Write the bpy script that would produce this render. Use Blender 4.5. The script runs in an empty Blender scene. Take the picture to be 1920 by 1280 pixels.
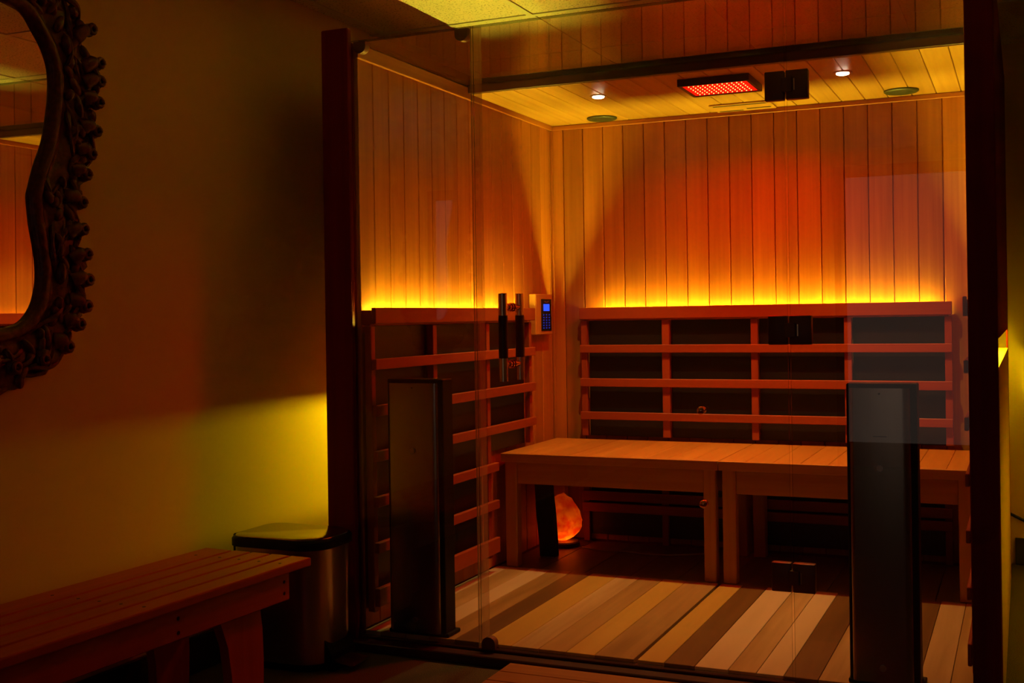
import bpy, bmesh, math, random
from mathutils import Vector, Matrix, noise
random.seed(7)
scn = bpy.context.scene
COL = scn.collection

# ------------------------------------------------------------------ camera
F_PX, YAW, ROLL, SHIFT = 2175.27, 0.4165, 0.0148, -45.82
cam_d = bpy.data.cameras.new('camera')
cam_d.sensor_width = 36.0
cam_d.lens = F_PX * 36.0 / 1920.0
cam_d.shift_y = SHIFT / 1920.0
cam_d.clip_start = 0.02
cam = bpy.data.objects.new('camera', cam_d)
COL.objects.link(cam)
_R = Vector((math.cos(YAW), math.sin(YAW), 0)); _F = Vector((-math.sin(YAW), math.cos(YAW), 0)); _U = Vector((0, 0, 1))
_X = _R * math.cos(ROLL) - _U * math.sin(ROLL); _Y = _R * math.sin(ROLL) + _U * math.cos(ROLL)
_M = Matrix((_X, _Y, -_F)).transposed().to_4x4(); _M.translation = Vector((1.9721, -3.2265, 1.0052))
cam.matrix_world = _M
scn.camera = cam

# ------------------------------------------------------------------ world, exposure
world = bpy.data.worlds.new('world'); scn.world = world; world.use_nodes = True
world.node_tree.nodes['Background'].inputs[0].default_value = (0.02, 0.012, 0.008, 1)
world.node_tree.nodes['Background'].inputs[1].default_value = 0.02
vs = scn.view_settings
scn.display_settings.display_device = 'sRGB'
vs.view_transform = 'Standard'; vs.look = 'None'; vs.gamma = 1.0; vs.use_curve_mapping = False
vs.exposure = 0.38
scn.cycles.max_bounces = 9; scn.cycles.diffuse_bounces = 4; scn.cycles.glossy_bounces = 5
scn.cycles.transparent_max_bounces = 24; scn.cycles.sample_clamp_indirect = 3.0
scn.cycles.use_denoising = True; scn.cycles.use_adaptive_sampling = True; scn.cycles.adaptive_threshold = 0.03
# light levels of the lamps the place has
E_STRIP, E_ACCENT, E_SPOT, E_RED, E_SALT, E_DOOR = 430.0, 345.0, 25.0, 9.2, 0.24, 0.155
AMBER, ACCENT = (1.0, 0.86, 0.06), (1.0, 0.78, 0.004)

# ------------------------------------------------------------------ dimensions (metres)
W, D = 1.862, 1.696            # inside width and depth of the cabin
ZC, ZR = 1.870, 1.905          # wooden ceiling, glass roof
ZT = 1.850                     # lower edge of the cornice
WL_X, ROOM_R, ROOM_B, ROOM_F, ROOM_Z, FLOOR_Z = -0.33, 3.6, 2.016, -5.0, 2.10, -0.05

# ------------------------------------------------------------------ materials
MATS = {}
def nt(name):
    m = bpy.data.materials.new(name); m.use_nodes = True
    t = m.node_tree; t.nodes.clear()
    return m, t
def N(t, kind, **kw):
    n = t.nodes.new(kind)
    for k, v in kw.items():
        if k.startswith('i_'):
            n.inputs[k[2:].replace('_', ' ')].default_value = v
        else: setattr(n, k, v)
    return n
def plain(name, col, rough=0.5, metal=0.0, bump=0.0, bscale=200.0, var=0.0, spec=0.5):
    if name in MATS: return MATS[name]
    m, t = nt(name)
    o = N(t, 'ShaderNodeOutputMaterial'); b = N(t, 'ShaderNodeBsdfPrincipled')
    b.inputs['Base Color'].default_value = (*col, 1); b.inputs['Roughness'].default_value = rough
    b.inputs['Metallic'].default_value = metal; b.inputs['Specular IOR Level'].default_value = spec
    t.links.new(b.outputs[0], o.inputs[0])
    if bump or var:
        tc = N(t, 'ShaderNodeTexCoord'); no = N(t, 'ShaderNodeTexNoise'); no.inputs['Scale'].default_value = bscale
        no.inputs['Detail'].default_value = 4
        t.links.new(tc.outputs['Object'], no.inputs['Vector'])
        if bump:
            bp = N(t, 'ShaderNodeBump'); bp.inputs['Strength'].default_value = bump; bp.inputs['Distance'].default_value = 0.004
            t.links.new(no.outputs['Fac'], bp.inputs['Height']); t.links.new(bp.outputs[0], b.inputs['Normal'])
        if var:
            mx = N(t, 'ShaderNodeMix', data_type='RGBA')
            mx.inputs[6].default_value = (*[c * (1 - var) for c in col], 1); mx.inputs[7].default_value = (*[min(1, c * (1 + var)) for c in col], 1)
            rp = N(t, 'ShaderNodeMapRange'); rp.inputs[1].default_value = 0.35; rp.inputs[2].default_value = 0.65
            t.links.new(no.outputs['Fac'], rp.inputs[0]); t.links.new(rp.outputs[0], mx.inputs[0]); t.links.new(mx.outputs[2], b.inputs['Base Color'])
    MATS[name] = m
    return m
def wood(name, c1, c2, axis='z', rough=0.45, vary=0.35, grain=1.0, spec=0.4):
    """stretched-noise grain along one axis; each plank gets its own tone and its own piece of the pattern"""
    key = name + '_' + axis
    if key in MATS: return MATS[key]
    m, t = nt(key)
    o = N(t, 'ShaderNodeOutputMaterial'); b = N(t, 'ShaderNodeBsdfPrincipled')
    b.inputs['Roughness'].default_value = rough; b.inputs['Specular IOR Level'].default_value = spec
    tc = N(t, 'ShaderNodeTexCoord'); oi = N(t, 'ShaderNodeObjectInfo')
    off = N(t, 'ShaderNodeVectorMath', operation='SCALE'); cmb = N(t, 'ShaderNodeCombineXYZ')
    for i in range(3): t.links.new(oi.outputs['Random'], cmb.inputs[i])
    t.links.new(cmb.outputs[0], off.inputs[0]); off.inputs['Scale'].default_value = 37.0
    add = N(t, 'ShaderNodeVectorMath', operation='ADD')
    t.links.new(tc.outputs['Object'], add.inputs[0]); t.links.new(off.outputs[0], add.inputs[1])
    mp = N(t, 'ShaderNodeMapping'); s = [55.0 * grain] * 3; s['xyz'.index(axis)] = 1.6
    mp.inputs['Scale'].default_value = s
    t.links.new(add.outputs[0], mp.inputs['Vector'])
    no = N(t, 'ShaderNodeTexNoise'); no.inputs['Scale'].default_value = 1.0; no.inputs['Detail'].default_value = 5; no.inputs['Roughness'].default_value = 0.6
    t.links.new(mp.outputs[0], no.inputs['Vector'])
    mp2 = N(t, 'ShaderNodeMapping'); s2 = [9.0] * 3; s2['xyz'.index(axis)] = 0.5; mp2.inputs['Scale'].default_value = s2
    t.links.new(add.outputs[0], mp2.inputs['Vector'])
    no2 = N(t, 'ShaderNodeTexNoise'); no2.inputs['Scale'].default_value = 1.0; no2.inputs['Detail'].default_value = 2
    t.links.new(mp2.outputs[0], no2.inputs['Vector'])
    mul = N(t, 'ShaderNodeMath', operation='MULTIPLY_ADD'); mul.inputs[1].default_value = 0.55
    t.links.new(no.outputs['Fac'], mul.inputs[0]); 
    m3 = N(t, 'ShaderNodeMath', operation='MULTIPLY'); m3.inputs[1].default_value = 0.45
    t.links.new(no2.outputs['Fac'], m3.inputs[0]); t.links.new(m3.outputs[0], mul.inputs[2])
    rp = N(t, 'ShaderNodeMapRange'); rp.inputs[1].default_value = 0.33; rp.inputs[2].default_value = 0.67
    t.links.new(mul.outputs[0], rp.inputs[0])
    mx = N(t, 'ShaderNodeMix', data_type='RGBA'); mx.inputs[6].default_value = (*c1, 1); mx.inputs[7].default_value = (*c2, 1)
    t.links.new(rp.outputs[0], mx.inputs[0])
    hs = N(t, 'ShaderNodeHueSaturation')
    vr = N(t, 'ShaderNodeMapRange'); vr.inputs[3].default_value = 1.0 - vary; vr.inputs[4].default_value = 1.0 + vary * 0.6
    t.links.new(oi.outputs['Random'], vr.inputs[0]); t.links.new(vr.outputs[0], hs.inputs['Value'])
    t.links.new(mx.outputs[2], hs.inputs['Color']); t.links.new(hs.outputs[0], b.inputs['Base Color'])
    bp = N(t, 'ShaderNodeBump'); bp.inputs['Strength'].default_value = 0.08; bp.inputs['Distance'].default_value = 0.002
    t.links.new(no.outputs['Fac'], bp.inputs['Height']); t.links.new(bp.outputs[0], b.inputs['Normal'])
    t.links.new(b.outputs[0], o.inputs[0])
    MATS[key] = m
    return m
def emit(name, col, strength, lamp=True):
    if name in MATS: return MATS[name]
    m, t = nt(name)
    o = N(t, 'ShaderNodeOutputMaterial'); e = N(t, 'ShaderNodeEmission')
    e.inputs[0].default_value = (*col, 1); e.inputs[1].default_value = strength
    t.links.new(e.outputs[0], o.inputs[0]); MATS[name] = m
    if not lamp: m.cycles.emission_sampling = 'NONE'      # too faint or small to pick as a light source on its own
    return m
def glass_mat(name, tint, f0=0.04, rough=0.0):
    """clear pane: passes light straight on, mirrors by the angle it is seen at (Schlick)"""
    if name in MATS: return MATS[name]
    m, t = nt(name)
    o = N(t, 'ShaderNodeOutputMaterial'); tr = N(t, 'ShaderNodeBsdfTransparent'); gl = N(t, 'ShaderNodeBsdfGlossy')
    tr.inputs[0].default_value = (*tint, 1); gl.inputs['Roughness'].default_value = rough; gl.inputs[0].default_value = (1, 1, 1, 1)
    g = N(t, 'ShaderNodeNewGeometry'); dt = N(t, 'ShaderNodeVectorMath', operation='DOT_PRODUCT')
    t.links.new(g.outputs['Incoming'], dt.inputs[0]); t.links.new(g.outputs['Normal'], dt.inputs[1])
    ab = N(t, 'ShaderNodeMath', operation='ABSOLUTE'); t.links.new(dt.outputs['Value'], ab.inputs[0])
    su = N(t, 'ShaderNodeMath', operation='SUBTRACT', use_clamp=True); su.inputs[0].default_value = 1.0; t.links.new(ab.outputs[0], su.inputs[1])
    pw = N(t, 'ShaderNodeMath', operation='POWER'); pw.inputs[1].default_value = 5.0; t.links.new(su.outputs[0], pw.inputs[0])
    ma = N(t, 'ShaderNodeMath', operation='MULTIPLY_ADD', use_clamp=True); ma.inputs[1].default_value = 1 - f0; ma.inputs[2].default_value = f0
    t.links.new(pw.outputs[0], ma.inputs[0])
    mx = N(t, 'ShaderNodeMixShader'); t.links.new(ma.outputs[0], mx.inputs[0]); t.links.new(tr.outputs[0], mx.inputs[1]); t.links.new(gl.outputs[0], mx.inputs[2])
    t.links.new(mx.outputs[0], o.inputs[0]); MATS[name] = m
    return m

CED1, CED2 = (0.32, 0.084, 0.008), (0.52, 0.172, 0.018)
def cedar(ax): return wood('cedar', CED1, CED2, ax, vary=0.16)
def rail_wood(ax): return wood('rail_wood', (0.25, 0.036, 0.004), (0.34, 0.058, 0.007), ax, vary=0.08)
def dark_wood(ax): return wood('dark_stain', (0.17, 0.004, 0.004), (0.24, 0.007, 0.006), ax, vary=0.1, rough=0.6, spec=0.2)
def bench_wood(ax): return wood('bench_wood', (0.42, 0.150, 0.020), (0.56, 0.235, 0.034), ax, vary=0.10, rough=0.38)
def red_wood(ax): return wood('oiled_redwood', (0.36, 0.034, 0.006), (0.52, 0.062, 0.010), ax, vary=0.14, rough=0.4)
BLACK = plain('black_plastic', (0.005, 0.005, 0.005), 0.5, spec=0.2)
HEATER = plain('carbon_heater', (0.010, 0.006, 0.005), 0.42, bump=0.1, bscale=60)
STEEL = plain('brushed_steel', (0.50, 0.46, 0.42), 0.28, 1.0)
DKSTEEL = plain('tower_steel', (0.42, 0.36, 0.31), 0.26, 1.0)
BRONZE = plain('dark_bronze', (0.17, 0.075, 0.05), 0.45, 0.5)
CHROME = plain('polished_chrome', (0.92, 0.72, 0.46), 0.26, 1.0)
COPPER = plain('polished_copper_tone', (0.85, 0.42, 0.22), 0.1, 1.0)
WALLP = plain('painted_wall', (0.84, 0.58, 0.27), 0.7, bump=0.04, bscale=300)
CARPET = plain('carpet', (0.10, 0.075, 0.04), 0.95, bump=0.9, bscale=420, var=0.75)
BASEB = plain('dark_baseboard', (0.035, 0.022, 0.014), 0.5)
TEE = plain('ceiling_tee', (0.62, 0.56, 0.40), 0.5)
GLASS = glass_mat('clear_glass', (0.965, 0.975, 0.96))
GEDGE = glass_mat('glass_edge', (0.40, 0.46, 0.32), 0.06, 0.05)
def milky():
    m, t = nt('milky_seal')
    o = N(t, 'ShaderNodeOutputMaterial'); tr = N(t, 'ShaderNodeBsdfTransparent'); tl = N(t, 'ShaderNodeBsdfTranslucent'); gl = N(t, 'ShaderNodeBsdfPrincipled')
    gl.inputs['Base Color'].default_value = (.60, .42, .26, 1); gl.inputs['Roughness'].default_value = .25
    tr.inputs[0].default_value = (.96, .94, .88, 1); tl.inputs[0].default_value = (.80, .55, .32, 1)
    a = N(t, 'ShaderNodeMixShader'); b = N(t, 'ShaderNodeMixShader'); a.inputs[0].default_value = .5; b.inputs[0].default_value = .28
    t.links.new(tl.outputs[0], a.inputs[1]); t.links.new(gl.outputs[0], a.inputs[2]); t.links.new(tr.outputs[0], b.inputs[1]); t.links.new(a.outputs[0], b.inputs[2]); t.links.new(b.outputs[0], o.inputs[0])
    return m
SEAL = milky()
MIRROR = plain('silvered_glass', (0.93, 0.92, 0.90), 0.0, 1.0)
CARVE = plain('carved_walnut', (0.13, 0.018, 0.012), 0.38, bump=0.35, bscale=70, var=0.4)
STRIP = emit('led_strip', AMBER, E_STRIP)
def speckle_tile():
    m, t = nt('acoustic_tile')
    o = N(t, 'ShaderNodeOutputMaterial'); b = N(t, 'ShaderNodeBsdfPrincipled'); b.inputs['Roughness'].default_value = 0.9
    tc = N(t, 'ShaderNodeTexCoord'); v = N(t, 'ShaderNodeTexNoise'); v.inputs['Scale'].default_value = 130; v.inputs['Detail'].default_value = 3
    r = N(t, 'ShaderNodeValToRGB'); r.color_ramp.elements[0].position = 0.36; r.color_ramp.elements[0].color = (0.26, 0.22, 0.13, 1)
    r.color_ramp.elements[1].position = 0.42; r.color_ramp.elements[1].color = (0.70, 0.59, 0.42, 1)
    t.links.new(tc.outputs['Object'], v.inputs['Vector']); t.links.new(v.outputs['Fac'], r.inputs[0]); t.links.new(r.outputs[0], b.inputs['Base Color'])
    bp = N(t, 'ShaderNodeBump'); bp.inputs['Strength'].default_value = 0.5; bp.inputs['Distance'].default_value = 0.003
    t.links.new(v.outputs['Fac'], bp.inputs['Height']); t.links.new(bp.outputs[0], b.inputs['Normal']); t.links.new(b.outputs[0], o.inputs[0])
    return m
TILE = speckle_tile()
def salt_mat():
    m, t = nt('salt_crystal')
    o = N(t, 'ShaderNodeOutputMaterial'); tl = N(t, 'ShaderNodeBsdfTranslucent'); df = N(t, 'ShaderNodeBsdfDiffuse'); mx = N(t, 'ShaderNodeMixShader')
    tc = N(t, 'ShaderNodeTexCoord'); v = N(t, 'ShaderNodeTexNoise'); v.inputs['Scale'].default_value = 26; v.inputs['Detail'].default_value = 6
    r = N(t, 'ShaderNodeValToRGB'); r.color_ramp.elements[0].position = 0.38; r.color_ramp.elements[0].color = (0.80, 0.05, 0.004, 1)
    r.color_ramp.elements[1].position = 0.62; r.color_ramp.elements[1].color = (1.0, 0.22, 0.015, 1)
    t.links.new(tc.outputs['Object'], v.inputs['Vector']); t.links.new(v.outputs['Fac'], r.inputs[0]); t.links.new(r.outputs[0], tl.inputs[0])
    df.inputs[0].default_value = (0.5, 0.14, 0.06, 1); mx.inputs[0].default_value = 0.25
    t.links.new(tl.outputs[0], mx.inputs[1]); t.links.new(df.outputs[0], mx.inputs[2]); t.links.new(mx.outputs[0], o.inputs[0])
    return m
SALT = salt_mat()

# ------------------------------------------------------------------ object helpers
ORG = {}                                   # world position of each object's origin (unrotated layout)
def base(p): return ORG[p.name] if p is not None else Vector((0, 0, 0))
def link(o, parent, org):
    COL.objects.link(o); ORG[o.name] = Vector(org); o.location = Vector(org) - base(parent)
    if parent is not None: o.parent = parent
    return o
def mk(name, bm, mat, parent=None, org=None, smooth=False, mats=None):
    """bmesh in world layout coordinates -> object whose origin sits at org (default: bounding box centre)"""
    if org is None:
        vsx = [v.co for v in bm.verts]
        org = Vector([(min(c[i] for c in vsx) + max(c[i] for c in vsx)) / 2 for i in range(3)])
    org = Vector(org)
    bmesh.ops.translate(bm, verts=bm.verts, vec=-org)
    bmesh.ops.recalc_face_normals(bm, faces=bm.faces)
    me = bpy.data.meshes.new(name); bm.to_mesh(me); bm.free()
    for mm in (mats or [mat]): me.materials.append(mm)
    if smooth:
        for p in me.polygons: p.use_smooth = True
        if smooth != 'all': me.set_sharp_from_angle(angle=math.radians(38))
    return link(bpy.data.objects.new(name, me), parent, org)
def bbox(bm, x0, x1, y0, y1, z0, z1, bev=0.0, seg=1, mi=0):
    r = bmesh.ops.create_cube(bm, size=1.0)
    vs_ = r['verts']
    for v in vs_: v.co = Vector((x0 + (v.co.x + .5) * (x1 - x0), y0 + (v.co.y + .5) * (y1 - y0), z0 + (v.co.z + .5) * (z1 - z0)))
    fs = list({f for v in vs_ for f in v.link_faces})
    for f in fs: f.material_index = mi
    if bev:
        es = list({e for v in vs_ for e in v.link_edges})
        bmesh.ops.bevel(bm, geom=es, offset=bev, segments=seg, affect='EDGES', profile=0.5)
def box(name, x0, x1, y0, y1, z0, z1, mat, parent=None, bev=0.002, seg=1, smooth=False):
    bm = bmesh.new(); bbox(bm, x0, x1, y0, y1, z0, z1, bev, seg)
    return mk(name, bm, mat, parent, smooth=smooth)
def bcyl(bm, a, b, r0, r1=None, seg=20, caps=True):
    a, b = Vector(a), Vector(b); r1 = r0 if r1 is None else r1
    d = b - a; q = d.to_track_quat('Z', 'Y').to_matrix().to_4x4(); q.translation = (a + b) / 2
    bmesh.ops.create_cone(bm, cap_ends=caps, segments=seg, radius1=r0, radius2=r1, depth=d.length, matrix=q)
def cyl(name, a, b, r, mat, parent=None, r1=None, seg=24):
    bm = bmesh.new(); bcyl(bm, a, b, r, r1, seg); return mk(name, bm, mat, parent, smooth=True)
def btube(bm, pts, radii, seg=8):
    pts = [Vector(p) for p in pts]; rings = []; up = Vector((0.31, 0.17, 0.93))
    for i, p in enumerate(pts):
        d = (pts[min(i + 1, len(pts) - 1)] - pts[max(i - 1, 0)]).normalized()
        u = d.cross(up).normalized() if abs(d.dot(up)) < 0.97 else d.cross(Vector((1, 0, 0))).normalized()
        w = d.cross(u); r = radii[i] if isinstance(radii, (list, tuple)) else radii
        rings.append([bm.verts.new(p + (u * math.cos(2 * math.pi * k / seg) + w * math.sin(2 * math.pi * k / seg)) * r) for k in range(seg)])
    for a, b in zip(rings, rings[1:]):
        for k in range(seg): bm.faces.new((a[k], a[(k + 1) % seg], b[(k + 1) % seg], b[k]))
    bm.faces.new(rings[0][::-1]); bm.faces.new(rings[-1])
def tube(name, pts, r, mat, parent=None, seg=8):
    bm = bmesh.new(); btube(bm, pts, r, seg); return mk(name, bm, mat, parent, smooth=True)
def blathe(bm, prof, cx, cy, seg=32):
    rings = [[bm.verts.new((cx + r * math.cos(2 * math.pi * k / seg), cy + r * math.sin(2 * math.pi * k / seg), z)) for k in range(seg)] for r, z in prof]
    for a, b in zip(rings, rings[1:]):
        for k in range(seg): bm.faces.new((a[k], a[(k + 1) % seg], b[(k + 1) % seg], b[k]))
    bm.faces.new(rings[0][::-1]); bm.faces.new(rings[-1])
def lathe(name, prof, cx, cy, mat, parent=None, seg=32):
    bm = bmesh.new(); blathe(bm, prof, cx, cy, seg); return mk(name, bm, mat, parent, smooth=True)
def prism(name, poly, fn, d0, d1, mat, parent=None, smooth=False, bev=0.0):
    """poly: 2-D outline; fn(u, v, d) -> 3-D point; extruded from d0 to d1"""
    bm = bmesh.new()
    A = [bm.verts.new(fn(u, v, d0)) for u, v in poly]; B = [bm.verts.new(fn(u, v, d1)) for u, v in poly]
    n = len(poly)
    bm.faces.new(A[::-1]); bm.faces.new(B)
    for i in range(n): bm.faces.new((A[i], A[(i + 1) % n], B[(i + 1) % n], B[i]))
    if bev: bmesh.ops.bevel(bm, geom=[e for e in bm.edges if all(len(f.verts) > 4 for f in e.link_faces) is False and any(len(f.verts) == n and n > 4 for f in e.link_faces)], offset=bev, segments=2, affect='EDGES')
    return mk(name, bm, mat, parent, smooth=smooth)
def tag(o, label, cat, group=None):
    o['label'] = label; o['category'] = cat
    if group: o['group'] = group
    return o
def struct(o, label=None, cat=None):
    o['kind'] = 'structure'
    if label: o['label'] = label
    if cat: o['category'] = cat
    return o
def thing(name, loc, label, cat, group=None):
    e = bpy.data.objects.new(name, None); e.empty_display_size = 0.05
    link(e, None, loc); return tag(e, label, cat, group)
def area(name, parent, loc, rot, sx, sy, col, power, spread=math.pi):
    l = bpy.data.lights.new(name, 'AREA'); l.shape = 'RECTANGLE'; l.size = sx; l.size_y = sy
    l.color = col; l.energy = power; l.spread = spread
    o = bpy.data.objects.new(name, l); link(o, parent, loc); o.rotation_euler = rot
    return o
def rrect(x0, x1, y0, y1, r, n=8):
    out = []
    rs = r if isinstance(r, (list, tuple)) else [r] * 4
    for (cx, cy, a0, rr) in ((x1 - rs[0], y1 - rs[0], 0, rs[0]), (x0 + rs[1], y1 - rs[1], 90, rs[1]), (x0 + rs[2], y0 + rs[2], 180, rs[2]), (x1 - rs[3], y0 + rs[3], 270, rs[3])):
        for k in range(n + 1):
            a = math.radians(a0 + 90 * k / n); out.append((cx + rr * math.cos(a), cy + rr * math.sin(a)))
    return out

# ================================================================== the room around the cabin
floor = struct(box('floor', WL_X - .1, ROOM_R, ROOM_F - .1, ROOM_B + .1, FLOOR_Z - .1, FLOOR_Z, CARPET, bev=0), 'dark flecked carpet floor around the sauna cabin', 'floor')
struct(box('wall_left', WL_X - .1, WL_X, ROOM_F - .1, ROOM_B + .1, FLOOR_Z, ROOM_Z + .05, WALLP, bev=0), 'smooth painted wall behind the carved mirror', 'wall')
struct(box('wall_back', WL_X, ROOM_R, ROOM_B, ROOM_B + .1, FLOOR_Z, ROOM_Z + .05, WALLP, bev=0), 'painted room wall behind the sauna cabin', 'wall')
struct(box('wall_right', ROOM_R, ROOM_R + .1, ROOM_F - .1, ROOM_B + .1, FLOOR_Z, ROOM_Z + .05, WALLP, bev=0), 'painted room wall on the far right', 'wall')
struct(box('wall_bounce', 2.16, 2.26, -.10, ROOM_B, FLOOR_Z, ROOM_Z - .0015, WALLP, bev=.003), 'short unseen wall wing added right of the cabin to bounce light', 'wall')  # added out of view, throws the slot light back onto the cladding
struct(box('wall_front', WL_X, ROOM_R, ROOM_F - .1, ROOM_F, FLOOR_Z, ROOM_Z + .05, WALLP, bev=0), 'painted wall opposite the sauna', 'wall')
struct(box('baseboard_back', W + .06, 2.159, ROOM_B - .014, ROOM_B, FLOOR_Z, .06, BASEB), 'dark baseboard on the wall behind the cabin', 'baseboard')
struct(box('baseboard_left', WL_X, WL_X + .012, ROOM_F, ROOM_B - .014, FLOOR_Z, .06, BASEB), 'dark baseboard along the mirror wall', 'baseboard')
# frosted, softly lit glass door opposite the sauna (seen mirrored in its glass front)
dr = struct(box('door_2', .78, 1.74, ROOM_F + .002, ROOM_F + .045, FLOOR_Z + .005, 2.0, dark_wood('z')), 'dark framed door with a pale frosted pane opposite the sauna', 'door')
box('frosted_pane', .86, 1.66, ROOM_F + .046, ROOM_F + .052, .12, 1.92, emit('frosted_daylight', (1.0, 0.70, 0.55), E_DOOR), dr)
# ceiling of lay-in tiles
ceil = struct(box('ceiling', WL_X, ROOM_R, ROOM_F, ROOM_B, ROOM_Z + .022, ROOM_Z + .12, plain('plenum', (.3, .27, .2), .9), bev=0), 'suspended ceiling of speckled acoustic tiles', 'ceiling')
gx = [.342 + .61 * k for k in range(-2, 6)]; gy = [.668 + .61 * k for k in range(-10, 4)]
for i in range(len(gx) - 1):
    for j in range(len(gy) - 1):
        x0, x1 = max(gx[i], WL_X), min(gx[i + 1], ROOM_R); y0, y1 = max(gy[j], ROOM_F), min(gy[j + 1], ROOM_B)
        if x1 - x0 < .03 or y1 - y0 < .03: continue
        box('ceiling_tile', x0 + .005, x1 - .005, y0 + .005, y1 - .005, ROOM_Z + .004, ROOM_Z + .021, TILE, ceil, bev=.004)
for x in gx:
    if WL_X < x < ROOM_R: box('tee_bar', x - .012, x + .012, ROOM_F, ROOM_B, ROOM_Z - .001, ROOM_Z + .0035, TEE, ceil, bev=0)
for y in gy:
    if ROOM_F < y < ROOM_B: box('tee_bar', WL_X, ROOM_R, y - .012, y + .012, ROOM_Z - .0005, ROOM_Z + .003, TEE, ceil, bev=0)

# ================================================================== the cabin shell
LX = 0.0
# floor: dark base deck, on it two sections of boards in many tones, ending at the bench legs; base and rear boards darkened for bench shade
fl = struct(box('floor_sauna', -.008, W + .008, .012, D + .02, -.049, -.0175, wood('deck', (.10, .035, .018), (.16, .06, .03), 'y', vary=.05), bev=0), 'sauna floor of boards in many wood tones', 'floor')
PL = [(.004, .057, 'pale'), (.057, .152, 'tan'), (.152, .235, 'pale'), (.235, .325, 'mid'), (.325, .412, 'dark'), (.412, .52, 'gold'), (.52, .61, 'tan'), (.61, .70, 'mid'), (.70, .79, 'gold'), (.79, .912, 'mid'),
      (.922, 1.003, 'gold'), (1.003, 1.094, 'dark'), (1.094, 1.19, 'pale'), (1.19, 1.27, 'tan'), (1.27, 1.346, 'pale'), (1.346, 1.44, 'dark'), (1.44, 1.60, 'tan'), (1.60, 1.693, 'dark'), (1.693, 1.774, 'tan'), (1.774, 1.858, 'mid')]
TONE = {'pale': ((.48, .34, .20), (.58, .42, .26)), 'tan': ((.29, .17, .06), (.50, .33, .16)), 'mid': ((.24, .13, .04), (.42, .25, .09)), 'gold': ((.40, .23, .04), (.50, .31, .07)), 'dark': ((.10, .045, .011), (.18, .085, .022))}
for x0, x1, tn in PL:
    box('floor_plank', x0 + .0008, x1 - .0008, .013, 1.043, -.017, 0.0, wood('floor_' + tn, *TONE[tn], 'y', vary=.06, grain=.5, rough=.4), fl, bev=.0012)
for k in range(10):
    box('floor_plank', .004 + .1855 * k, .004 + .1855 * (k + 1) - .002, 1.0455, D - .022, -.017, -.004, wood('floor_rear_shade', (.14, .06, .03), (.24, .11, .05), 'y', vary=.15, grain=.5), fl, bev=.0012)  # shadow under the benches put into the darker colour of these boards

wl = struct(box('wall_sauna_left', -.045, -.012, .004, D + .03, -.05, 1.90, dark_wood('z'), bev=0), 'plank clad left wall of the sauna', 'wall')
ys = [.012 + .1035 * k for k in range(18)]
for k in range(17):
    box('wall_plank', -.0115, LX, ys[k] + .0012, min(ys[k + 1], D - .001) - .0012, 0.001, 1.897, cedar('z'), wl, bev=.0026)
wr = struct(box('wall_sauna_right', W + .0062, W + .008, .004, D + .03, -.05, 1.90, dark_wood('z'), bev=0), 'plank clad right wall of the sauna', 'wall')
for k in range(17):
    box('wall_plank', W, W + .006, ys[k] + .0012, min(ys[k + 1], D - .001) - .0012, 0.001, 1.897, cedar('z'), wr, bev=.002)
wb = struct(box('wall_sauna_back', -.012, W + .006, D + .012, D + .03, -.05, 1.90, dark_wood('z'), bev=0), 'plank clad back wall of the sauna', 'wall')
xs = [.002, .060] + [.155 + .0953 * k for k in range(17)] + [1.773, W - .001]
xs = sorted(set(round(x, 4) for x in xs))
xs = [x for i, x in enumerate(xs) if i == 0 or x - xs[i - 1] > .03]
for a, b in zip(xs, xs[1:]):
    box('wall_plank', a + .0012, b - .0012, D, D + .0115, .001, 1.897, cedar('z'), wb, bev=.0026)
# wooden ceiling over the rear, planks running front to back
cs = struct(box('ceiling_sauna', 0.013, W - .013, .835, D - .013, ZC + .012, ZC + .03, dark_wood('y'), bev=0), 'wooden plank ceiling over the sauna bench', 'ceiling')
cx0 = .014
while cx0 < W - .02:
    cx1 = min(cx0 + .0915, W - .014)
    box('ceiling_plank', cx0 + .0011, cx1 - .0011, .836, D - .0135, ZC, ZC + .0118, wood('ceiling_cedar', (.40, .18, .026), (.56, .29, .05), 'y', vary=.10), cs, bev=.0024)
    cx0 = cx1
# dark header beam that carries the ceiling, cornices round the walls
tn = struct(box('trim_1', .014, W - .014, .812, .834, 1.8705, 1.9040, wood('sill_stain', (.035, .004, .003), (.06, .006, .005), 'x', vary=.05)), 'dark header beam across the sauna ceiling', 'beam')
struct(box('trim_2', 0.0005, .0125, .006, D - .0005, ZT, 1.8965, cedar('y')), 'wooden cornice board along the left sauna wall', 'trim')
struct(box('trim_3', W - .0125, W - .0005, .006, D - .0005, ZT, 1.8965, cedar('y')), 'wooden cornice board along the right sauna wall', 'trim')
struct(box('trim_4', .013, W - .013, D - .0125, D - .0005, ZT, ZC - .0005, cedar('x')), 'wooden cornice board along the back sauna wall', 'trim')
# corner battens
struct(box('trim_5', .0005, .012, D - .012, D - .0008, .001, ZT - .001, cedar('z')), 'slim corner batten at the left rear of the sauna', 'trim')
struct(box('trim_6', .0005, .010, .0055, .008, .001, ZT - .001, cedar('z')), 'slim upright batten inside the left glass pane', 'trim')
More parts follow.
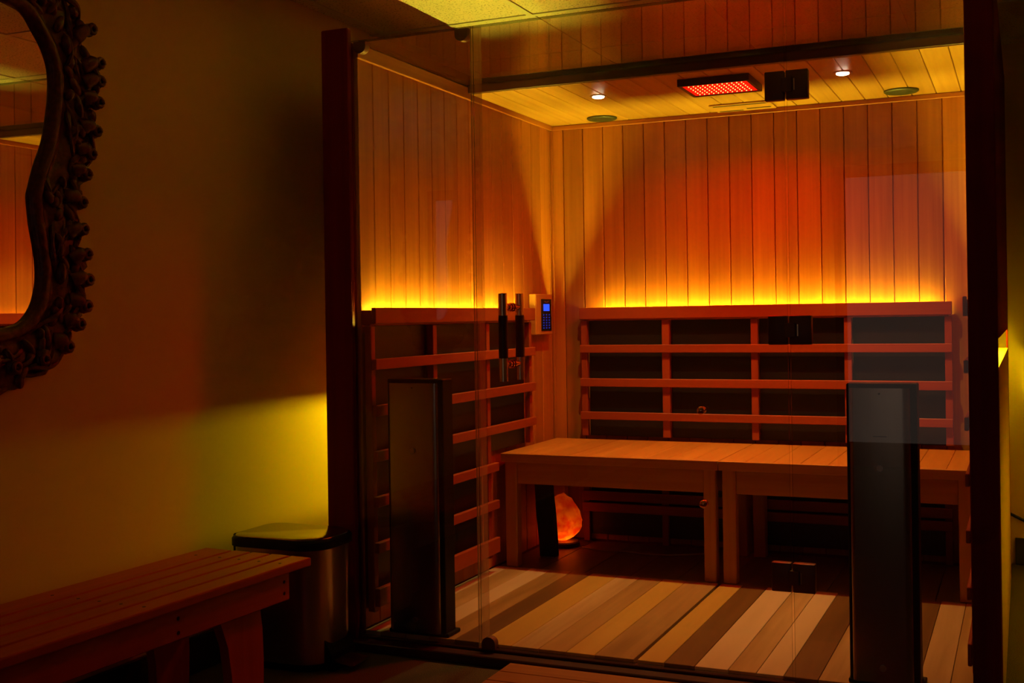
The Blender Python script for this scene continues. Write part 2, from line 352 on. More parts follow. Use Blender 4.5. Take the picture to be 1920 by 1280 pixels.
# dark front posts and exterior skins with the light slot
struct(box('trim_7', -.112, -.0108, -.020, .003, -.05, 1.945, dark_wood('z'), bev=.003), 'dark stained front post left of the glass', 'post')
struct(box('trim_8', 1.837, 1.908, -.020, .003, -.05, 2.02, dark_wood('z'), bev=.003), 'dark stained front post right of the glass', 'post')
SZ0, SZ1 = .856, .930
def side_skin(n, xin, xout, sgn, label, sy0):
    """exterior side of the cabin: dark upper boards, a slot with an amber light strip tucked up inside, pale lower boards"""
    xo0, xo1 = sorted((xout, xout - sgn * .006)); xi0, xi1 = sorted((xin, xout - sgn * .0101))
    up = struct(box('wall_%s_upper' % n, xo0, xo1, .0035, D + .03, SZ1, 1.93, dark_wood('z'), bev=.001), 'dark upper cladding on the %s outside of the cabin' % label, 'wall')
    lo = struct(box('wall_%s_lower' % n, min(xin, xout), max(xin, xout), .0035, D + .03, -.05, SZ0, wood('exterior', (.40, .24, .08), (.55, .35, .13), 'z', vary=.05), bev=.001), 'pale lower cladding on the %s outside of the cabin' % label, 'wall')
    tr_ = struct(box('trim_%s' % n, xo0 - (.001 if sgn < 0 else 0), xo1 + (.001 if sgn > 0 else 0), D + .0305, D + .05, -.05, 1.93, dark_wood('z')), 'dark rear corner strip on the %s outside of the cabin' % label, 'trim')
    zs = SZ1 + .036
    a, b = sorted((xin + sgn * .003, xin + sgn * .012))
    s = tag(thing('accent_light', ((a + b) / 2, D / 2, zs), 'amber accent light strip tucked into the %s outside slot' % label, 'light'), 'amber accent light strip tucked into the %s outside slot' % label, 'light')
    box('diode_strip', a, b, sy0, D - .02, zs, zs + .004, emit('accent_led', ACCENT, E_ACCENT), s, bev=0)
    box('strip_channel', a - .002, b + .002, sy0, D - .02, zs + .0045, zs + .010, STEEL, s, bev=0)
side_skin('exterior_left', -.046, -.100, -1, 'left', .40)
side_skin('exterior_right', W + .0085, 1.908, 1, 'right', .45)
# front sill
sill = struct(box('trim_9', -.012, 1.836, -.060, .011, -.05, -.020, wood('sill_stain', (.035, .004, .003), (.06, .006, .005), 'x', vary=.05), bev=.003), 'dark stained sill under the glass front', 'sill')
box('glass_channel', -.010, 1.834, -.009, .009, -.0198, -.012, plain('channel', (.10, .03, .02), .3, .6), sill, bev=.001)

# ================================================================== glass front
def pane(name, x0, x1, y0, y1, z0, z1, thin, label, cat):
    bm = bmesh.new(); bbox(bm, x0, x1, y0, y1, z0, z1, 0)
    bm.normal_update()
    for f in bm.faces: f.material_index = 0 if abs(f.normal[thin]) > .9 else 1
    o = mk(name, bm, GLASS, mats=[GLASS, GEDGE])
    return struct(o, label, cat)
GT = 1.9035
win_l = pane('window_1', -.011, .4185, -.004, .004, -.0115, GT, 1, 'fixed glass pane left of the glass door', 'glass pane')
door = pane('door_1', .427, 1.374, -.004, .004, -.006, GT, 1, 'frameless glass sauna door with a bar handle', 'glass door')
win_r = pane('window_2', 1.381, 1.836, -.004, .004, -.0115, GT, 1, 'fixed glass pane right of the glass door', 'glass pane')
roof = pane('window_3', .014, W - .014, .006, .811, 1.898, 1.9055, 2, 'glass roof pane over the front of the sauna', 'glass roof')
box('edge_seal', .4187, .4267, -.007, .007, -.010, GT, SEAL, door, bev=.0015)
box('edge_seal', .4275, .452, .0045, .007, -.004, GT - .002, SEAL, door, bev=.001)
def clip(x, z, parent, up):
    bm = bmesh.new(); pts = []
    for k in range(13):
        a = math.pi * k / 12; pts.append((.022 * math.cos(a), (.018 + .020 * math.sin(a)) * (-1 if up else 1)))
    pts = [(.022, 0)] + pts + [(-.022, 0)]
    return prism('glass_clamp', pts, lambda u, v, d: Vector((x + u, d, z + v)), -.013, .013, BRONZE, parent, smooth=True)
for x in (.028, .392): clip(x, 1.897, win_l, True)
clip(.455, -.012, win_l, False)
for z in (1.630, .958, .279):
    bm = bmesh.new(); bbox(bm, 1.322, 1.3755, -.013, .013, z - .040, z + .040, .003, 2)
    bbox(bm, 1.3795, 1.440, -.013, .013, z - .040, z + .040, .003, 2)
    h = mk('hinge', bm, BRONZE, door, smooth=True)
    box('knuckle', 1.368, 1.398, -.018, .018, z - .020, z + .020, BRONZE, h, bev=.002, seg=2)
    box('pin_slot', 1.4015, 1.4045, -.0145, -.0132, z - .016, z + .016, CHROME, h, bev=0)
def bar_handle(y, s):
    x = .538 if y < 0 else .546
    bm = bmesh.new(); bcyl(bm, (x, y, .812), (x, y, 1.077), .0135, seg=28)
    h = mk('handle', bm, CHROME, door, smooth=True)
    cyl('wood_grip', (x, y, .882), (x, y, 1.010), .0142, plain('grip_wood', (.05, .010, .006), .4), h, seg=28)
    for z in (1.035, .863):
        bm = bmesh.new(); bcyl(bm, (.542, s * .0042, z), (x, y, z), .0085, seg=18); bcyl(bm, (.542, s * .0042, z), (.542, s * .011, z), .0135, seg=22); bcyl(bm, (.542, s * .016, z), (.542 , s * .024, z), .011, seg=22)
        mk('standoff', bm, COPPER, h, smooth=True)
bar_handle(-.052, -1); bar_handle(.056, 1)
for x, z in ((1.133, .734), (1.136, .471)):
    bm = bmesh.new(); bcyl(bm, (x, -.0042, z), (x, -.010, z), .0105, seg=20); bcyl(bm, (x, -.010, z), (x, -.020, z), .006, seg=16)
    k = mk('robe_knob', bm, COPPER, door, smooth=True)
    bm = bmesh.new(); bmesh.ops.create_uvsphere(bm, u_segments=18, v_segments=10, radius=.0115, matrix=Matrix.Translation((x, -.026, z)) @ Matrix.Diagonal((1, .7, 1, 1)))
    mk('knob_head', bm, COPPER, k, smooth='all')

# ================================================================== backrests with heaters and light strips
RZ = [(.990, 1.042), (.841, .876), (.691, .727), (.545, .579), (.398, .432), (.250, .284), (.078, .137)]
def backrest(org, label, place, length, studs, strip, rails, zbot, low=None, thick=1.0):
    """place(u0,u1,d0,d1) -> x0,x1,y0,y1 ; u along the wall, d off the wall"""
    t = thing('heater_backrest', org, label, 'backrest')
    ax = 'y' if abs(place(0, 1, 0, .1)[3] - place(0, 1, 0, .1)[2]) > .5 else 'x'
    def B(n, u0, u1, d0, d1, z0, z1, m, bev=.002):
        a = place(u0, u1, d0 * thick, d1 * thick); return box(n, a[0], a[1], a[2], a[3], z0, z1, m, t, bev=bev)
    for i in rails:
        B('rail', 0, low if low and i >= 4 else length, .044, .062, RZ[i][0], RZ[i][1], rail_wood(ax))
        if i == 0: B('light_cover', .0125, length - .0125, .032, .0435, .9885, 1.034, rail_wood(ax))
    B('end_cap', .001, .012, .0035, .0435, .9885, 1.034, rail_wood('z')); B('end_cap', length - .012, length - .001, .0035, .0435, .9885, 1.034, rail_wood('z'))
    for s0, s1 in studs: B('stud', s0, s1, .018, .0435, .47 if low and s1 > low else zbot, .983, rail_wood('z'))
    for (a, b), (c, d) in zip(studs, studs[1:]): B('heater_panel', b + .002, c - .002, .004, .016, .47 if low and d > low else zbot, .983, HEATER, bev=.001)
    u0, u1 = strip
    B('strip_shelf', .0125, length - .0125, .0035, .0315, .9840, .9920, rail_wood(ax), bev=0)
    sd = (.013, .020) if thick == 1.0 else (.0095, .0206)
    B('diode_strip', u0, u1, sd[0], sd[1], .9925, 1.0005, STRIP, bev=0)
    return t
def left_place(a, b, c, d): return (c + .0005, d, a + .0085, b + .0085)
backrest((.03, .70, .06), 'slatted heater backrest on the left wall beside the keypad', left_place, 1.328,
         [(.0, .026), (.428, .458), (.875, .905), (1.303, 1.328)], (.03, 1.26), range(7), .06, low=.938)
def back_place(a, b, c, d): return (a + .150, b + .150, D - d, D - c - .0005)
backrest((.93, D - .03, .47), 'wide slatted heater backrest on the back wall above the two benches', back_place, 1.558,
         [(.0, .028), (.374, .408), (.762, .792), (1.144, 1.174), (1.530, 1.558)], (.09, 1.50), range(4), .47)
def right_place(a, b, c, d): return (W - d, W - c - .0005, a + .012, b + .012)
backrest((W - .03, .70, .06), 'slatted heater backrest on the right wall mostly hidden by the dark post', right_place, 1.335,
         [(.0, .024), (.401, .431), (.848, .878), (1.311, 1.335)], (.03, 1.28), range(7), .06, low=.938, thick=.63)
# heaters under the benches on the back wall
for i, (xa, xb, lab) in enumerate(((.150, .905, 'low slatted heater on the back wall beside the salt lamp'), (.935, 1.70, 'low slatted heater on the back wall under the right bench'))):
    t = thing('bench_heater', ((xa + xb) / 2, D - .03, .02), lab, 'heater')
    box('heater_panel', xa + .03, xb - .03, D - .018, D - .006, .03, .245, HEATER, t, bev=.001)
    for z0, z1 in ((.135, .175), (.185, .225)): box('rail', xa, xb, D - .058, D - .040, z0, z1, rail_wood('x'), t)
    for x in (xa, (xa + xb) / 2 - .014, xb - .028): box('stud', x, x + .028, D - .0395, D - .019, .0, .25, rail_wood('z'), t)

# ================================================================== sauna benches
def sauna_bench(x0, x1, label):
    y0, y1 = 1.020, 1.630
    t = thing('sauna_bench', ((x0 + x1) / 2, (y0 + y1) / 2, 0), label, 'bench', 'benches inside the sauna')
    n = 9; w = (x1 - x0) / n
    for k in range(n): box('seat_slat', x0 + k * w + .0006, x0 + (k + 1) * w - .0006, y0 + .0185, y1, .434, .4585, bench_wood('y'), t, bev=.0015)
    box('front_nosing', x0, x1, y0, y0 + .018, .424, .4585, bench_wood('x'), t, bev=.002, seg=2)
    for (a, b) in ((x0 + .008, x0 + .058), (x1 - .062, x1 - .016)):
        for (c, d) in ((1.044, 1.092), (1.570, 1.618)): box('leg', a, b, c, d, -.004 if c > 1.2 else .0, .4335, bench_wood('z'), t, bev=.003)
    box('front_apron', x0 + .0585, x1 - .0625, 1.050, 1.072, .335, .4335, bench_wood('x'), t)
    box('rear_apron', x0 + .0585, x1 - .0625, 1.580, 1.602, .345, .4335, bench_wood('x'), t)
    for (a, b) in ((x0 + .020, x0 + .042), (x1 - .046, x1 - .024)): box('side_apron', a, b, 1.0925, 1.5695, .345, .4335, bench_wood('y'), t)
sauna_bench(.034, .9195, 'left sauna bench, nearest the keypad, with the salt lamp beneath')
sauna_bench(.9215, 1.815, 'right sauna bench, next to the dark post')

# ================================================================== tower heaters behind the glass
def tower(x0, x1, label):
    t = thing('tower_heater', ((x0 + x1) / 2, .055, 0), label, 'heater', 'tower heaters behind the glass')
    box('housing', x0, x1, .022, .092, .004, .812, BLACK, t, bev=.003)
    bm = bmesh.new(); pts = []                     # steel cover with rounded shoulders
    xa, xb = x0 + .008, x1 - .016
    prof = [(xa, .0215)] + [(xa + .012 - .012 * math.cos(math.pi / 2 * k / 6), .0215 - .010 * math.sin(math.pi / 2 * k / 6)) for k in range(7)] + [(xb - .022 + .022 * math.sin(math.pi / 2 * k / 8), .0215 - .010 * math.cos(math.pi / 2 * k / 8)) for k in range(9)] + [(xb, .0215)]
    prof = [p for i, p in enumerate(prof) if i == 0 or (p[0] - prof[i - 1][0]) ** 2 + (p[1] - prof[i - 1][1]) ** 2 > 1e-9]
    prism('steel_cover', prof, lambda u, v, d: Vector((u, v, d)), .010, .800, DKSTEEL, t, smooth=True)
    box('foot', x0 - .004, x1 + .010, .020, .105, .0002, .012, BLACK, t, bev=.002)
    xm = (xa + xb) / 2
    for z, r in ((.586, .0085), (.050, .0085)): cyl('screw_cap', (xm, .0113, z), (xm, .0065, z), r, STEEL, t, seg=20)
    cyl('pin_hole', (xm, .0113, .785), (xm, .0108, .785), .0025, BLACK, t, seg=10)
    if x0 > 1: box('maker_plate', xm - .018, xm + .018, .0108, .0114, .6695, .6715, BLACK, t, bev=0)
tower(.092, .292, 'steel tower heater behind the left glass pane')
tower(1.524, 1.706, 'steel tower heater behind the right glass pane')

# ================================================================== things on the sauna ceiling and walls
def spot(x, y, label):
    t = thing('ceiling_spotlight', (x, y, ZC), label, 'spotlight', 'spotlights in the sauna ceiling')
    bm = bmesh.new(); blathe(bm, [(.024, ZC - .0005), (.034, ZC - .0005), (.0345, ZC - .002), (.031, ZC - .0035), (.0242, ZC - .003)], x, y, 36); mk('trim_ring', bm, STEEL, t, smooth=True)
    lathe('lens', [(.001, ZC - .0095), (.014, ZC - .0088), (.0225, ZC - .0060), (.0235, ZC - .001)], x, y, emit('spot_lens', (1, .86, .60), 30.0, False), t)
    l = bpy.data.lights.new('spot_beam', 'SPOT'); l.color = (1, .86, .24); l.energy = E_SPOT; l.spot_size = math.radians(92); l.spot_blend = .75; l.shadow_soft_size = .02
    link(bpy.data.objects.new('spot_beam', l), t, (x, y, ZC - .016))
spot(.446, 1.095, 'small bright ceiling spotlight on the left, above the left bench')
spot(1.381, 1.093, 'small bright ceiling spotlight right of the glowing red panel')
def speaker(x, y, label):
    t = thing('ceiling_speaker', (x, y, ZC), label, 'speaker', 'round speakers in the sauna ceiling')
    m = plain('speaker_grey', (.022, .024, .008), .5)
    lathe('bezel', [(.054, ZC - .0005), (.066, ZC - .0005), (.066, ZC - .005), (.060, ZC - .009), (.054, ZC - .008)], x, y, m, t, 40)
    lathe('grille', [(.001, ZC - .010), (.03, ZC - .0095), (.0535, ZC - .007), (.0535, ZC - .001)], x, y, plain('speaker_mesh', (.018, .020, .007), .6, bump=.6, bscale=500), t, 40)
speaker(.292, 1.575, 'round flat speaker in the ceiling above the keypad corner')
speaker(1.540, 1.550, 'round flat speaker in the ceiling near the right post')
# red light panel
rx0, rx1, ry0, ry1, rz0 = .810, 1.075, .935, 1.170, 1.8435
t = thing('red_light_panel', ((rx0 + rx1) / 2, (ry0 + ry1) / 2, ZC), 'glowing red light panel with rows of diodes under the ceiling', 'light panel')
m_h = plain('panel_housing', (.030, .010, .008), .45)
for nm, a in (('housing_side', (rx0, rx1, ry0, ry0 + .012)), ('housing_side', (rx0, rx1, ry1 - .012, ry1)), ('housing_side', (rx0, rx0 + .012, ry0 + .0122, ry1 - .0122)), ('housing_side', (rx1 - .012, rx1, ry0 + .0122, ry1 - .0122))):
    box(nm, *a, rz0, ZC - .0004, m_h, t, bev=.001)
box('diffuser', rx0 + .0125, rx1 - .0125, ry0 + .0125, ry1 - .0125, rz0 + .004, rz0 + .010, emit('red_diffuser', (1, .006, .001), 1.6, False), t, bev=0)
bm = bmesh.new()
for i in range(12):
    for j in range(6):
        bmesh.ops.create_icosphere(bm, subdivisions=1, radius=.0027, matrix=Matrix.Translation((rx0 + .034 + i * (rx1 - rx0 - .068) / 11, ry0 + .036 + j * (ry1 - ry0 - .072) / 5, rz0 + .0025)))
dd = mk('diode_array', bm, emit('red_diode', (1, .22, .05), 5.0, False), t); dd['kind'] = 'stuff'
area('red_beam', t, ((rx0 + rx1) / 2, (ry0 + ry1) / 2, rz0 + .001), (0, 0, 0), .22, .19, (1, .0012, .0002), E_RED, math.radians(155))
# ceiling vent
t = thing('ceiling_vent', (.91, 1.58, ZC), 'slotted wooden vent plate between red panel and back wall', 'vent')
box('vent_plate', .785, 1.035, 1.500, 1.660, ZC - .008, ZC - .0005, wood('ceiling_cedar', (.40, .18, .026), (.56, .29, .05), 'x', vary=.10), t)
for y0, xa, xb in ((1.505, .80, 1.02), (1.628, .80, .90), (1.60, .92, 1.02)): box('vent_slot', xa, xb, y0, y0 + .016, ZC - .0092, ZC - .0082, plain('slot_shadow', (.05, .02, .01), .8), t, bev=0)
# keypad
t = thing('control_keypad', (.002, 1.505, .925), 'wooden framed keypad with a glowing blue screen on the left wall', 'keypad')
bm = bmesh.new(); bbox(bm, .0005, .034, 1.412, 1.602, .925, 1.104, .004); mk('wood_frame', bm, bench_wood('z'), t)
box('black_face', .0342, .0365, 1.470, 1.586, .942, 1.082, BLACK, t, bev=.0008)
box('blue_screen', .0367, .0372, 1.492, 1.560, 1.030, 1.060, emit('blue_screen', (.02, .06, 1.0), 1.6, False), t, bev=0)
bm = bmesh.new()
for i in range(3):
    for j in range(6): bbox(bm, .0367, .0374, 1.486 + i * .032, 1.500 + i * .032, .952 + j * .0115, .958 + j * .0115)
kk = mk('key_grid', bm, emit('blue_key', (.05, .07, .9), .22, False), t); kk['kind'] = 'stuff'
tube('maker_mark', [(.0372, 1.505, 1.073), (.0372, 1.512, 1.069), (.0372, 1.526, 1.068), (.0372, 1.540, 1.069), (.0372, 1.547, 1.073)], .0012, plain('mark_copper', (.4, .2, .1), .4), t, 6)
# salt lamp
lx, ly = .096, 1.535
t = thing('salt_lamp', (lx, ly, 0), 'glowing orange salt crystal lamp on the floor under the left bench', 'lamp')
lathe('lamp_base', [(.066, -.0038), (.074, .0), (.074, .014), (.068, .019)], lx, ly, plain('lamp_base_wood', (.05, .02, .01), .5), t)
bm = bmesh.new(); bmesh.ops.create_icosphere(bm, subdivisions=4, radius=1.0)
for v in bm.verts:
    n = v.co.normalized(); h = n.z
    r = .083 * (1 + .16 * noise.noise(n * 1.7 + Vector((3, 1, 2))) + .07 * noise.noise(n * 5) + .03 * noise.noise(n * 13))
    taper = 1.0 - .28 * max(0, h) ** 1.5
    v.co = Vector((lx + n.x * r * taper, ly + n.y * r * taper, .106 + n.z * (.118 if h > 0 else .086) * (1 + .08 * noise.noise(n * 3))))
    v.co.z = max(v.co.z, .0205)
mk('salt_crystal', bm, SALT, t, smooth='all')
pl = bpy.data.lights.new('salt_bulb', 'POINT'); pl.color = (1, .52, .10); pl.energy = E_SALT; pl.shadow_soft_size = .018
link(bpy.data.objects.new('salt_bulb', pl), t, (lx + .012, ly - .01, .050))
# dark tapered prop standing in front of the lamp
t = thing('bench_prop', (.118, 1.312, -.004), 'dark tapered prop under the left bench in front of the salt lamp', 'prop')
prism('prop_post', [(.086, -.0035), (.156, -.0035), (.154, .06), (.147, .17), (.134, .30), (.130, .425), (.0655, .425), (.066, .30), (.072, .17), (.083, .06)], lambda u, v, d: Vector((u, d, v)), 1.292, 1.332, plain('prop_black', (.010, .005, .004), .6), t)
# lamp cord on the floor
tag(tube('lamp_cord', [(.20, 1.50, .002), (.30, 1.46, .002), (.40, 1.475, .002), (.50, 1.45, .002), (.60, 1.46, .002), (.68, 1.50, .002), (.74, 1.545, .002)], .0035, plain('cord_clear', (.45, .30, .22), .25), None, 8), 'thin lamp cord lying on the floor under the left bench', 'cord')

# ================================================================== room things
# step board in front of the door
t = thing('step_board', (1.0, -.28, FLOOR_Z), 'low slatted wooden step in front of the glass door', 'step')
for k in range(5): box('step_slat', .552, 1.47, -.068 - .086 * (k + 1) + .003, -.068 - .086 * k, -.046 + .004, -.026, wood('step_wood', (.30, .10, .015), (.42, .16, .03), 'x', vary=.1), t, bev=.002)
for x in (.60, 1.0, 1.40): box('bearer', x, x + .04, -.49, -.075, FLOOR_Z + .0005, -.0425, red_wood('y'), t)
# slatted wooden bench along the wall
bx0, bx1, by0, by1, bz = -.262, .118, -2.05, -.455, .335
t = thing('garden_bench', (bx0 + .19, by1, FLOOR_Z), 'slatted reddish wooden bench along the wall below the mirror', 'bench')
cuts = [(bx0, bx0 + .098), (bx0 + .106, bx0 + .166), (bx0 + .174, bx0 + .236), (bx0 + .243, bx0 + .306), (bx0 + .313, bx1)]
nail = plain('dark_screw', (.02, .008, .005), .5, .5)
for i, (a, b) in enumerate(cuts):
    s = box('seat_slat', a, b, by0, by1 - (.0 if i else .0), bz - .024, bz, red_wood('y'), t, bev=.004, seg=2)
    for yy in (by1 - .10, by1 - .62, by1 - 1.2): cyl('screw', ((a + b) / 2, yy, bz - .001), ((a + b) / 2, yy, bz + .0006), .0045, nail, s, seg=10)
ap = box('front_apron', bx1 - .045, bx1 - .020, by0 + .05, by1 - .075, bz - .104, bz - .0245, red_wood('y'), t, bev=.003)
for yy, zz in ((by1 - .10, bz - .050), (by1 - .10, bz - .082), (by1 - .52, bz - .050), (by1 - .52, bz - .085)): cyl('screw', (bx1 - .0205, yy, zz), (bx1 - .0192, yy, zz), .005, nail, ap, seg=10)
box('rear_apron', bx0 + .020, bx0 + .045, by0 + .05, by1 - .075, bz - .104, bz - .0245, red_wood('y'), t, bev=.003)
def bench_leg(xa, xb, y):
    poly = [(y - .105, bz - .100), (y + .060, bz - .100), (y + .070, bz - .16), (y + .074, bz - .25), (y + .070, FLOOR_Z + .0005), (y - .055, FLOOR_Z + .0005), (y - .058, bz - .26), (y - .072, bz - .18)]
    prism('leg', poly, lambda u, v, d: Vector((d, u, v)), xa, xb, red_wood('z'), t)
for y in (by1 - .235, by0 + .25):
    bench_leg(bx1 - .075, bx1 - .0455, y); bench_leg(bx0 + .0455, bx0 + .075, y)
for y in (by1 - .22, by0 + .26): box('cross_rail', bx0 + .0755, bx1 - .0755, y - .03, y + .03, bz - .10, bz - .0245, red_wood('x'), t, bev=.003)
t.rotation_euler[2] = math.radians(-2.0)
# pedal bin
px0, px1, py0, py1 = -.285, .052, -.328, -.078
t = thing('pedal_bin', ((px0 + px1) / 2, (py0 + py1) / 2, FLOOR_Z), 'brushed steel pedal bin with black rim beside the left post', 'bin')
def ring_stack(name, levels, mat, smooth=True):
    bm = bmesh.new(); rings = []
    for z, ins, rs in levels: rings.append([bm.verts.new((u, v, z)) for u, v in rrect(px0 + ins, px1 - ins, py0 + ins, py1 - ins, rs, 10)])
    n = len(rings[0])
    for a, b in zip(rings, rings[1:]):
        for k in range(n): bm.faces.new((a[k], a[(k + 1) % n], b[(k + 1) % n], b[k]))
    bm.faces.new(rings[0][::-1]); bm.faces.new(rings[-1])
    return mk(name, bm, mat, t, smooth=True)
RS = [.085, .05, .05, .085]
ring_stack('base_ring', [(FLOOR_Z + .0005, .016, RS), (FLOOR_Z + .020, .012, RS), (FLOOR_Z + .022, .014, RS)], BLACK)
ring_stack('steel_body', [(FLOOR_Z + .0225, .012, RS), (.100, .010, RS), (.3145, .008, RS)], STEEL)
rim = ring_stack('rim', [(.3150, .004, RS), (.3165, .0, RS), (.338, .0, RS), (.344, .004, RS), (.345, .010, RS)], BLACK)
lid = ring_stack('lid', [(.3455, .008, RS), (.3485, .009, RS), (.3505, .013, RS)], plain('lid_steel', (.42, .40, .34), .16, 1.0))
box('hinge_cover', px0 - .010, px0 + .030, py0 + .05, py1 - .05, .25, .3448, BLACK, t, bev=.004)
pd = prism('pedal_housing', [(px1 - .03, FLOOR_Z + .001), (px1 + .012, FLOOR_Z + .001), (px1 + .004, FLOOR_Z + .05), (px1 - .03, FLOOR_Z + .11)], lambda u, v, d: Vector((u, d, v)), -.27, -.14, BLACK, t)
prism('pedal', [(px1 - .002, FLOOR_Z + .026), (px1 + .060, FLOOR_Z + .018), (px1 + .072, FLOOR_Z + .020), (px1 + .072, FLOOR_Z + .026), (px1 - .002, FLOOR_Z + .034)], lambda u, v, d: Vector((u, d, v)), -.255, -.165, STEEL, t)
# cable on the back wall beside the cabin
tag(tube('wall_cable', [(1.86, ROOM_B - .02, .186), (1.91, ROOM_B - .02, .158), (1.96, ROOM_B - .02, .134), (2.03, ROOM_B - .02, .09), (2.08, ROOM_B - .022, .02), (2.10, ROOM_B - .04, FLOOR_Z + .006)], .006, BLACK, None, 8), 'black cable hanging on the wall right of the cabin', 'cable')

# ================================================================== carved mirror
MX = WL_X
inner = [(-1.117, 1.798), (-1.059, 1.785), (-1.022, 1.746), (-.991, 1.705), (-.974, 1.66), (-.972, 1.606), (-.980, 1.543), (-.996, 1.472), (-1.023, 1.408), (-1.041, 1.352), (-1.047, 1.324), (-1.040, 1.258), (-1.026, 1.191), (-1.020, 1.137), (-1.026, 1.09), (-1.042, 1.049), (-1.073, 1.016), (-1.107, 1.001)]
MC = -1.165
def mir(p): return (2 * MC - p[0], p[1])
def dense(pts, n):
    out = []
    m = len(pts)
    for i in range(m):
        p0, p1, p2, p3 = [Vector((*pts[(i + k - 1) % m], 0)) for k in range(4)]
        for k in range(n):
            s = k / n
            out.append(0.5 * ((2 * p1) + (-p0 + p2) * s + (2 * p0 - 5 * p1 + 4 * p2 - p3) * s * s + (-p0 + 3 * p1 - 3 * p2 + p3) * s ** 3))
    return [(v.x, v.y) for v in out]
contour = [(MC, 1.806)] + inner + [(MC, .995)] + [mir(p) for p in reversed(inner)]
contour = dense(contour, 4)
NCT = len(contour)
def normals():
    out = []
    for i in range(NCT):
        a, b = Vector(contour[i - 1]), Vector(contour[(i + 1) % NCT]); d = (b - a).normalized()
        out.append(Vector((-d.y, d.x)))
    cx = sum(c[0] for c in contour) / NCT; cz = sum(c[1] for c in contour) / NCT
    if sum((Vector(contour[i]) - Vector((cx, cz))).dot(out[i]) for i in range(NCT)) < 0: out = [-o for o in out]
    # smooth them so wide offsets do not fold in the waist
    for _ in range(10): out = [(out[i - 1] + out[i] + out[(i + 1) % NCT]).normalized() for i in range(NCT)]
    return out
NRM = normals()
def mp(i, off, h):
    """point on the frame: contour index, distance outwards, height off the wall"""
    i0 = int(math.floor(i)) % NCT; i1 = (i0 + 1) % NCT; s = i - math.floor(i)
    c = Vector(contour[i0]).lerp(Vector(contour[i1]), s); n = NRM[i0].lerp(NRM[i1], s)
    q = c + n * off
    return Vector((MX + h, q.x, q.y))
t = thing('carved_mirror', (MX, MC, 1.4), 'ornate dark carved mirror hanging on the left wall', 'mirror')
MIR = t
bm = bmesh.new()
A = [bm.verts.new(mp(i, .012, .004)) for i in range(NCT)]; B = [bm.verts.new(mp(i, .012, .010)) for i in range(NCT)]
bm.faces.new(A[::-1]); bm.faces.new(B)
for i in range(NCT): bm.faces.new((A[i], A[(i + 1) % NCT], B[(i + 1) % NCT], B[i]))
mk('mirror_glass', bm, MIRROR, t)
prof = [(-.002, .0105), (-.001, .018), (.004, .026), (.012, .030), (.022, .031), (.030, .027), (.034, .019), (.046, .021), (.070, .028), (.100, .027), (.128, .022), (.146, .014), (.150, .001), (.0, .001)]
bm = bmesh.new()
rings = [[bm.verts.new(mp(i, o * (1 + (.10 * math.sin(i * .95) + .06 * math.sin(i * 2.1)) * max(0, o) / .150), h * (1 + .18 * math.sin(i * 1.7 + o * 60) * (1 if o > .036 and h > .005 else 0)))) for o, h in prof] for i in range(NCT)]
for i in range(NCT):
    a, b = rings[i], rings[(i + 1) % NCT]
    for k in range(len(prof)): bm.faces.new((a[k], a[(k + 1) % len(prof)], b[(k + 1) % len(prof)], b[k]))
mk('frame_moulding', bm, CARVE, t, smooth='all')
rng = random.Random(3)
# winding vines along the frame
for v in range(5):
    ph, amp, mid, r0 = rng.random() * 6, .018 + .008 * rng.random(), .056 + .019 * v, .0062 + .002 * rng.random()
    pts = []; rad = []
    for k in range(NCT * 2 + 1):
        i = k / 2
        pts.append(mp(i, mid + amp * math.sin(i * (.42 + .07 * v) + ph), .022 + .010 * math.cos(i * (.55 + .05 * v) + ph * 2)))
        rad.append(r0 * (1 + .25 * math.sin(i * 1.3 + ph)))
    tube('vine', pts, rad, CARVE, t, 7)
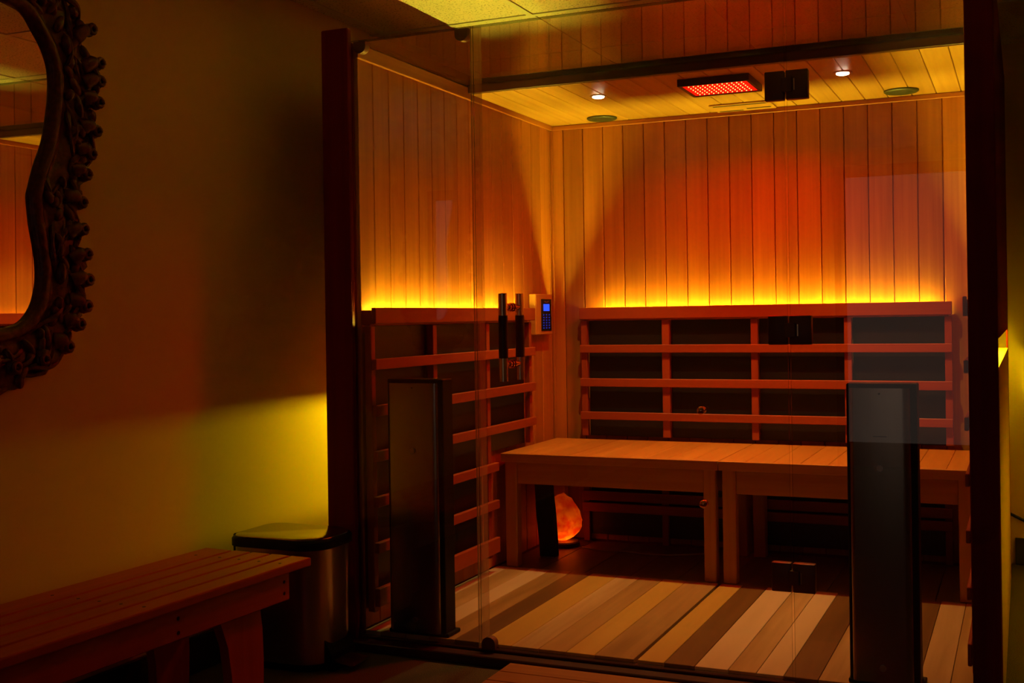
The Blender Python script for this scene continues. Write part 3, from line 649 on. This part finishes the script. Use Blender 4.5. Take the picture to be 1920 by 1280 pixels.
# curled knobs round the outer edge and small rosettes and leaves on the frame
def idx_near(y, z):
    return min(range(NCT), key=lambda i: (Vector((y, z)) - (Vector(contour[i]) + NRM[i] * .10)).length)
KN = [(-.917, 1.905), (-.839, 1.793), (-.808, 1.703), (-.808, 1.652), (-.814, 1.592), (-.823, 1.512), (-.844, 1.446), (-.861, 1.389), (-.879, 1.315), (-.875, 1.254), (-.863, 1.187), (-.858, 1.117), (-.866, 1.044), (-.893, .992), (-.937, .930), (-1.023, .897), (-1.12, .878), (-1.0, 1.945), (-1.09, 1.955)]
def curl(tip, i):
    b = mp(i, .100, .022); n2 = NRM[i]; tipv = Vector((MX + .030, tip[0] - n2.x * .020, tip[1] - n2.y * .020))
    bm = bmesh.new()
    mid = b.lerp(tipv, .5) + Vector((.008, 0, .010))
    pts = [b.lerp(mid, s / 4) for s in range(4)] + [mid.lerp(tipv, s / 4) for s in range(5)]
    btube(bm, pts, [.022, .0215, .021, .020, .019, .018, .017, .0165, .015], 10)
    bmesh.ops.create_icosphere(bm, subdivisions=2, radius=.0185, matrix=Matrix.Translation(tipv) @ Matrix.Diagonal((.8, 1, 1, 1)))
    c = mk('curl', bm, CARVE, MIR, smooth='all')
    bm = bmesh.new(); pts2 = []; d = (tipv - b).normalized(); up = Vector((1, 0, 0)); 
    for k in range(15):
        a = k / 14 * 2 * math.pi * 1.25; rr = .0145 * (1 - .038 * k)
        pts2.append(tipv + Vector((.012 + .0005 * k, 0, 0)) + Vector((0, math.cos(a), math.sin(a))) * rr)
    btube(bm, pts2, [.0068 * (1 - .02 * k) for k in range(15)], 8)
    mk('scroll', bm, CARVE, c, smooth='all')
for kx in KN:
    curl(kx, idx_near(*kx)); m2 = mir(kx); curl(m2, idx_near(*m2))
for i in list(range(0, NCT, 2)) + list(range(1, NCT, 3)):
    o = .045 + .095 * rng.random(); p = mp(i + rng.random(), o, .027); n = NRM[i % NCT]
    bm = bmesh.new()
    sc = Matrix.Diagonal((.010 + .006 * rng.random(), .009 + .006 * rng.random(), .016 + .016 * rng.random(), 1))
    bmesh.ops.create_icosphere(bm, subdivisions=2, radius=1.0, matrix=Matrix.Translation(p) @ Matrix.Rotation(rng.uniform(-.8, .8), 4, 'X') @ sc)
    mk('leaf_carving', bm, CARVE, t, smooth='all')
t.rotation_euler[1] = math.radians(0.22); t.location.x += .003
